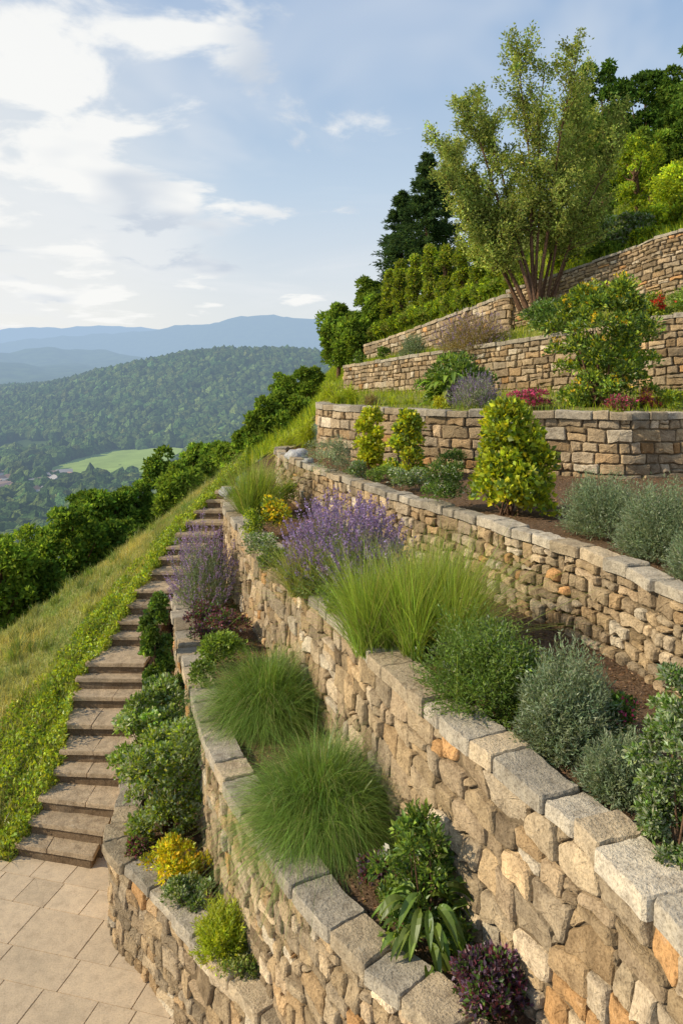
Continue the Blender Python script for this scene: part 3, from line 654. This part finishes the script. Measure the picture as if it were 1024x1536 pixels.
for a,c_ in [((930,1040,300,400,22),['bright','lime']),((895,985,315,392,21),['silver','mid']),((975,1090,225,350,27),['bright','lime','lime']),((905,1000,190,330,29),['lime','bright']),((560,640,440,485,34),['lime','mid']),((860,935,330,420,24),['bright','lime']),((1000,1070,290,370,20.5),['bright','lime']),((850,920,290,390,28),['mid','bright']),((940,1010,340,385,20),['mid','lime']),((880,960,360,405,20.8),['bright','mid']),((820,880,370,425,23),['lime','lime','mid'])]:
    treeY('leafy_shrub' if a[4]<26 else 'broadleaf_tree',*a,c_,n=8000,leaf=.11,K=56,crown0=0,cr=.23)
for a,c_ in [((850,955,65,330,34),0),((920,1015,78,330,37),0),((985,1085,50,310,33),1),((1000,1100,95,300,30),1),((940,1030,130,300,41),0),((885,965,150,330,38),1),((940,1010,185,300,31),2),((840,900,120,330,40),1)]:
    treeY('broadleaf_tree',*a,[['dark','green','green'],['green','mid','green'],['mid','bright']][c_],n=13000,leaf=.19,K=76,crown0=0,cr=.2)
def multistem():
    sc=19.6/F; base=np.array(spotY(795,815,80,458,19.6)[0]); lf=Leaves(); segs=[]
    tops=[(664,195),(697,150),(733,125),(768,108),(800,118),(838,105),(872,125),(900,150),(922,190),(935,235),(676,240),(655,272),(700,300)]
    for i,(u,v) in enumerate(tops):
        e=np.array([(u-512)*sc,19.6+rng.uniform(-1.9,1.9),(V0-v)*sc]); b=base+np.array([(u-800)*sc*.12+rng.normal(0,.06),rng.normal(0,.25),-.1])
        h=e-b; pts=[]; 
        for t in np.linspace(0,1,12):
            xy=h[:2]*t**1.1; wob=.07*np.array([sin(t*9+i),cos(t*7+i*2)])*t; pts.append([b[0]+xy[0]+wob[0],b[1]+xy[1]+wob[1],b[2]+h[2]*t])
        pts=np.array(pts); segs.append((pts,np.linspace(.052,.007,12)*rng.uniform(.75,1.2)))
        for k in range(40):
            t=rng.uniform(.3,1); p=np.array([np.interp(t,np.linspace(0,1,12),pts[:,j]) for j in range(3)])
            az=rng.uniform(0,2*pi); l=rng.uniform(.7,1.5)*(1.15-.7*t); el=rng.uniform(.4,1.25) if t>.6 else rng.uniform(-.1,.8)
            d=np.array([cos(az)*cos(el),sin(az)*cos(el),sin(el)]); q=p+d*l*.5; r_=q+(d+np.array([0,0,.35]))*l*.5
            segs.append(([p,q,r_],[.012,.007,.003])); m=150
            s=rng.random((m,1))**.8; Pp=p+(q-p)*np.minimum(s*2,1)+(r_-q)*np.maximum(s*2-1,0)+rng.normal(0,.12,(m,3))*(1.1-.6*s)
            tw=rng.lognormal(0,.22); lf.leaves(Pp,d*.6+rng.normal(0,.7,(m,3)),.09*rng.uniform(.6,1.3,m),.045,np.where(rng.random((m,1))<.6,col((.32,.36,.10),m),col((.18,.24,.06),m))*tw)
    parent([lf.obj('crown',M_LEAFT),tube(segs,'stems',6)],'multi_stem_tree')
multistem()
# ---------------------------------------------------------------- valley and hills
def hz(x,y):
    z=np.full_like(x,-80.0)
    g=lambda cx,cy,sx,sy,h: h*np.exp(-((x-cx)**2/(2*sx*sx)+(y-cy)**2/(2*sy*sy)))
    z+=g(-110,1000,235,150,97)+g(-560,1250,300,170,42)+g(60,560,130,120,30)
    z+=g(-1350,2300,600,300,95)+g(300,2300,500,350,110)+g(-900,3300,700,350,150)+g(-2300,3000,700,400,130)
    z+=g(-2600,5200,800,500,260)+g(-1500,5900,600,500,300)+g(-500,5200,700,500,350)+g(900,5200,900,500,300)
    z+=g(-5200,9500,1500,900,430)+g(-3000,9800,1300,900,500)+g(-600,9800,1200,900,400)+g(1500,9500,1500,900,400)
    r=np.hypot(x,y); k=np.clip((r-400)/2500,0,1)
    z+=k*16*(np.sin(x*.004+y*.002)+np.sin(x*.009-y*.006+1)*.6+np.sin(x*.021+y*.013)*.35)+k*3*np.sin(x*.05+y*.03)
    return z
rr=np.concatenate([[0.5],np.geomspace(30,14000,190)]); th=np.radians(np.linspace(-80,80,320))
Rg,Tg=np.meshgrid(rr,th,indexing='ij'); X=Rg*np.sin(Tg); Yg=Rg*np.cos(Tg); Z=hz(X,Yg)
nR,nT=X.shape; V=np.stack([X,Yg,Z],-1).reshape(-1,3); i,j=np.meshgrid(np.arange(nR-1),np.arange(nT-1),indexing='ij'); a=(i*nT+j).ravel()
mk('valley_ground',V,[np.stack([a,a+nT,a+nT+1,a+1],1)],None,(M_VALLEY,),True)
def drape(name,poly,colr,dz):
    poly=np.array(poly,float); c=poly.mean(0); e=[]
    for k in range(len(poly)):
        for t in range(8): e.append(poly[k]*(1-t/8)+poly[(k+1)%len(poly)]*t/8)
    e=np.array(e); e=.25*np.roll(e,1,0)+.5*e+.25*np.roll(e,-1,0); V=[]; m=14
    for q in range(m+1):
        p=c+(e-c)*(1-q/m*.98); V.append(np.stack([p[:,0],p[:,1],hz(p[:,0],p[:,1])+dz],1))
    K=len(e); idx=np.arange(K); nx=(idx+1)%K
    Q=np.concatenate([np.stack([r*K+idx,r*K+nx,(r+1)*K+nx,(r+1)*K+idx],1) for r in range(m)])
    V=np.concatenate(V); mk(name,V,[Q],np.tile(colr,(len(V),1)),(M_FAR,),True)
def GP(u,v):
    Y=80*F/(v-V0); 
    for _ in range(30):
        x=(u-512)/F*Y; z=float(hz(np.array([x]),np.array([Y]))[0]); Y=.6*Y+.4*min(2500,-z*F/(v-V0) if z<0 else 2500)
    return np.array([(u-512)/F*Y,Y])
fieldp=[GP(60,722),GP(70,706),GP(120,688),GP(170,676),GP(255,672),GP(300,676),GP(270,705),GP(220,728),GP(140,728)]
drape('green_field',fieldp,(.26,.35,.09),.9)
fld2=[GP(-60,708),GP(-60,698),GP(60,695),GP(40,704)]; drape('green_field',fld2,(.28,.33,.12),.9)
def icos(sub):
    bm=bmesh.new(); bmesh.ops.create_icosphere(bm,subdivisions=sub,radius=1); a=np.array([v.co[:] for v in bm.verts]); f=np.array([[v.index for v in f.verts] for f in bm.faces]); bm.free(); return a,f
def inside(P,poly):
    c=np.zeros(len(P),bool); n=len(poly)
    for k in range(n):
        a=poly[k];b=poly[(k+1)%n]; cond=((a[1]>P[:,1])!=(b[1]>P[:,1]))&(P[:,0]<(b[0]-a[0])*(P[:,1]-a[1])/(b[1]-a[1]+1e-9)+a[0]); c^=cond
    return c
n=30000; Yc=250+1250*rng.random(n)**.75; Xc=Yc*rng.uniform(-.62,.04,n); P=np.stack([Xc,Yc],1)
keep=~inside(P,fieldp)&~inside(P,fld2)
vil=[GP(-60,775),GP(-60,710),GP(60,710),GP(132,722),GP(128,752),GP(70,775)]
vin=[GP(-60,752),GP(-60,714),GP(60,714),GP(122,722),GP(115,745),GP(60,752)]
keep&=~(inside(P,vil)&(rng.random(n)<.84))
hgt=hz(Xc,Yc); open_=(hgt<-66)&(np.sin(Xc*.03+1)*np.sin(Yc*.025)>.35)&(Yc>560); keep&=~open_
P=P[keep]; hgt=hgt[keep]; Rall=rng.uniform(3.2,7.2,len(P))
Vs=[];Fs=[];Cs=[];off=0
for sub,msk in ((2,P[:,1]<620),(1,P[:,1]>=620)):
    ico,icf=icos(sub); p=P[msk]; R=Rall[msk]*(1 if sub==2 else 1.05); n=len(p)
    ns=1+rng.normal(0,.2,(n,len(ico),1)); v=ico[None]*ns*R[:,None,None]+np.stack([p[:,0],p[:,1],hgt[msk]+R*.75],1)[:,None,:]
    cc=np.where(rng.random((n,1))<.5,col((.055,.095,.028),n,.25),col((.09,.13,.036),n,.25))
    Vs.append(v.reshape(-1,3)); Cs.append(np.repeat(cc,len(ico),0)); Fs.append((icf[None]+(np.arange(n)*len(ico))[:,None,None]).reshape(-1,3)+off); off+=n*len(ico)
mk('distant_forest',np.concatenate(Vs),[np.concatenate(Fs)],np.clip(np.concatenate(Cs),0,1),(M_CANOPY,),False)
V=[];Q=[];T3=[];C=[];nv=0
for k in range(85):
    for _ in range(200):
        p=GP(rng.uniform(-50,125),rng.uniform(712,757))
        if inside(np.array([p]),vin)[0]: break
    a=rng.uniform(0,pi); w,l,h=rng.uniform(2.8,4.4),rng.uniform(4,7),rng.uniform(3.5,6); z=hz(np.array([p[0]]),np.array([p[1]]))[0]
    ca_,sa_=cos(a),sin(a); R2=lambda x,y,zz:(p[0]+x*ca_-y*sa_,p[1]+x*sa_+y*ca_,z+zz)
    wc=np.array([.66,.61,.54])*rng.uniform(.7,1.2); rc=np.array([.34,.23,.18])*rng.uniform(.6,1.2) if rng.random()<.55 else np.array([.33,.31,.3])
    b=[R2(x,y,zz) for zz in (-1,h) for x,y in ((-w,-l),(w,-l),(w,l),(-w,l))]
    V+=b; C+=[wc]*8; Q+=[[nv+i_,nv+(i_+1)%4,nv+4+(i_+1)%4,nv+4+i_] for i_ in range(4)]; nv+=8
    o_=.5; rr_=[R2(-w-o_,-l-o_,h-.2),R2(w+o_,-l-o_,h-.2),R2(w+o_,l+o_,h-.2),R2(-w-o_,l+o_,h-.2),R2(0,-l-o_,h+w*.6),R2(0,l+o_,h+w*.6)]
    V+=rr_; C+=[rc]*6; Q+=[[nv,nv+4,nv+5,nv+3],[nv+1,nv+2,nv+5,nv+4]]; T3+=[[nv,nv+1,nv+4],[nv+2,nv+3,nv+5]]; nv+=6
mk('distant_village_houses',V,[Q,T3],np.clip(np.array(C),0,1),(M_FAR,))
# ---------------------------------------------------------------- light & sky
sd=np.array([-.86,-.22,.56]); sd/=np.linalg.norm(sd)
el=math.asin(sd[2]); rot=math.atan2(sd[0],sd[1])
sun=bpy.data.lights.new('sun','SUN'); sun.energy=5.0; sun.angle=radians(.8); sun.color=(1,.86,.64)
so=bpy.data.objects.new('sun',sun); SC.collection.objects.link(so)
so.rotation_euler=Vector(sd).to_track_quat('Z','Y').to_euler()
w=bpy.data.worlds.new('World'); SC.world=w; w.use_nodes=True; nt=w.node_tree; nt.nodes.clear()
sky=nt.nodes.new('ShaderNodeTexSky'); sky.sky_type='NISHITA'; sky.sun_disc=False; sky.sun_elevation=el; sky.sun_rotation=rot; sky.dust_density=1.0; sky.air_density=1.0
tc=nt.nodes.new('ShaderNodeTexCoord'); sp=nt.nodes.new('ShaderNodeSeparateXYZ'); L(nt,tc.outputs['Generated'],sp.inputs[0])
zc=math_n(nt,'MAXIMUM',sp.outputs[2],0.0)
zz=math_n(nt,'ADD',zc,.13)
cx=math_n(nt,'DIVIDE',sp.outputs[0],zz); cy=math_n(nt,'DIVIDE',sp.outputs[1],zz)
cb=nt.nodes.new('ShaderNodeCombineXYZ'); L(nt,cx,cb.inputs[0]); L(nt,cy,cb.inputs[1]); cb.inputs[2].default_value=.37
n1=noise(nt,cb.outputs[0],2.3,7,.55,.3); n2=noise(nt,cb.outputs[0],1.5,3,.5); n3=noise(nt,cb.outputs[0],.9,4,.6,.6)
def dotn(v_):
    d=nt.nodes.new('ShaderNodeVectorMath'); d.operation='DOT_PRODUCT'; L(nt,tc.outputs['Generated'],d.inputs[0]); d.inputs[1].default_value=Vector(v_).normalized(); return d.outputs['Value']
bias=math_n(nt,'MULTIPLY',math_n(nt,'SUBTRACT',dotn((-.48,.82,.36)),.935),1.4)
def sstep(x,a,b):
    m=nt.nodes.new('ShaderNodeMapRange'); m.interpolation_type='SMOOTHSTEP'; m.inputs[1].default_value=a; m.inputs[2].default_value=b; L(nt,x,m.inputs[0]); return m.outputs[0]
puff=sstep(math_n(nt,'ADD',n1.outputs[0],bias),.50,.61)
wisp=math_n(nt,'MULTIPLY',sstep(n3.outputs[0],.42,.68),.45)
shd=ramp(nt,n2.outputs[0],[(.36,(5.6,6.2,7.0)),(.54,(8.9,8.9,8.7))])
grad=ramp(nt,zc,[(0,(8.0,8.1,7.9)),(.10,(7.3,7.7,8.0)),(.24,(5.3,6.5,7.8)),(.45,(2.9,4.4,6.7)),(1,(1.3,2.4,4.7))])
base=mixc(nt,.88,sky.outputs[0],grad)
glow=math_n(nt,'MULTIPLY',sstep(dotn((-.55,.82,.14)),.88,1.0),.6)
base=mixc(nt,glow,base,(8.8,8.6,8.1))
base=mixc(nt,wisp,base,(7.9,8.1,8.3))
c=mixc(nt,math_n(nt,'MULTIPLY',puff,.92),base,shd)
bg=nt.nodes.new('ShaderNodeBackground'); bg.inputs[1].default_value=.108; L(nt,c,bg.inputs[0])
ow=nt.nodes.new('ShaderNodeOutputWorld'); L(nt,bg.outputs[0],ow.inputs[0])
cam=bpy.data.cameras.new('camera'); cam.sensor_fit='VERTICAL'; cam.sensor_height=36; cam.sensor_width=24; cam.lens=F/1536*36; cam.shift_y=-(768-V0)/1536
cam.clip_start=.05; cam.clip_end=30000
co=bpy.data.objects.new('camera',cam); SC.collection.objects.link(co); co.location=(0,0,0); co.rotation_euler=(radians(90),0,0); SC.camera=co
SC.view_settings.view_transform='Standard'; SC.view_settings.look='None'; SC.view_settings.exposure=0
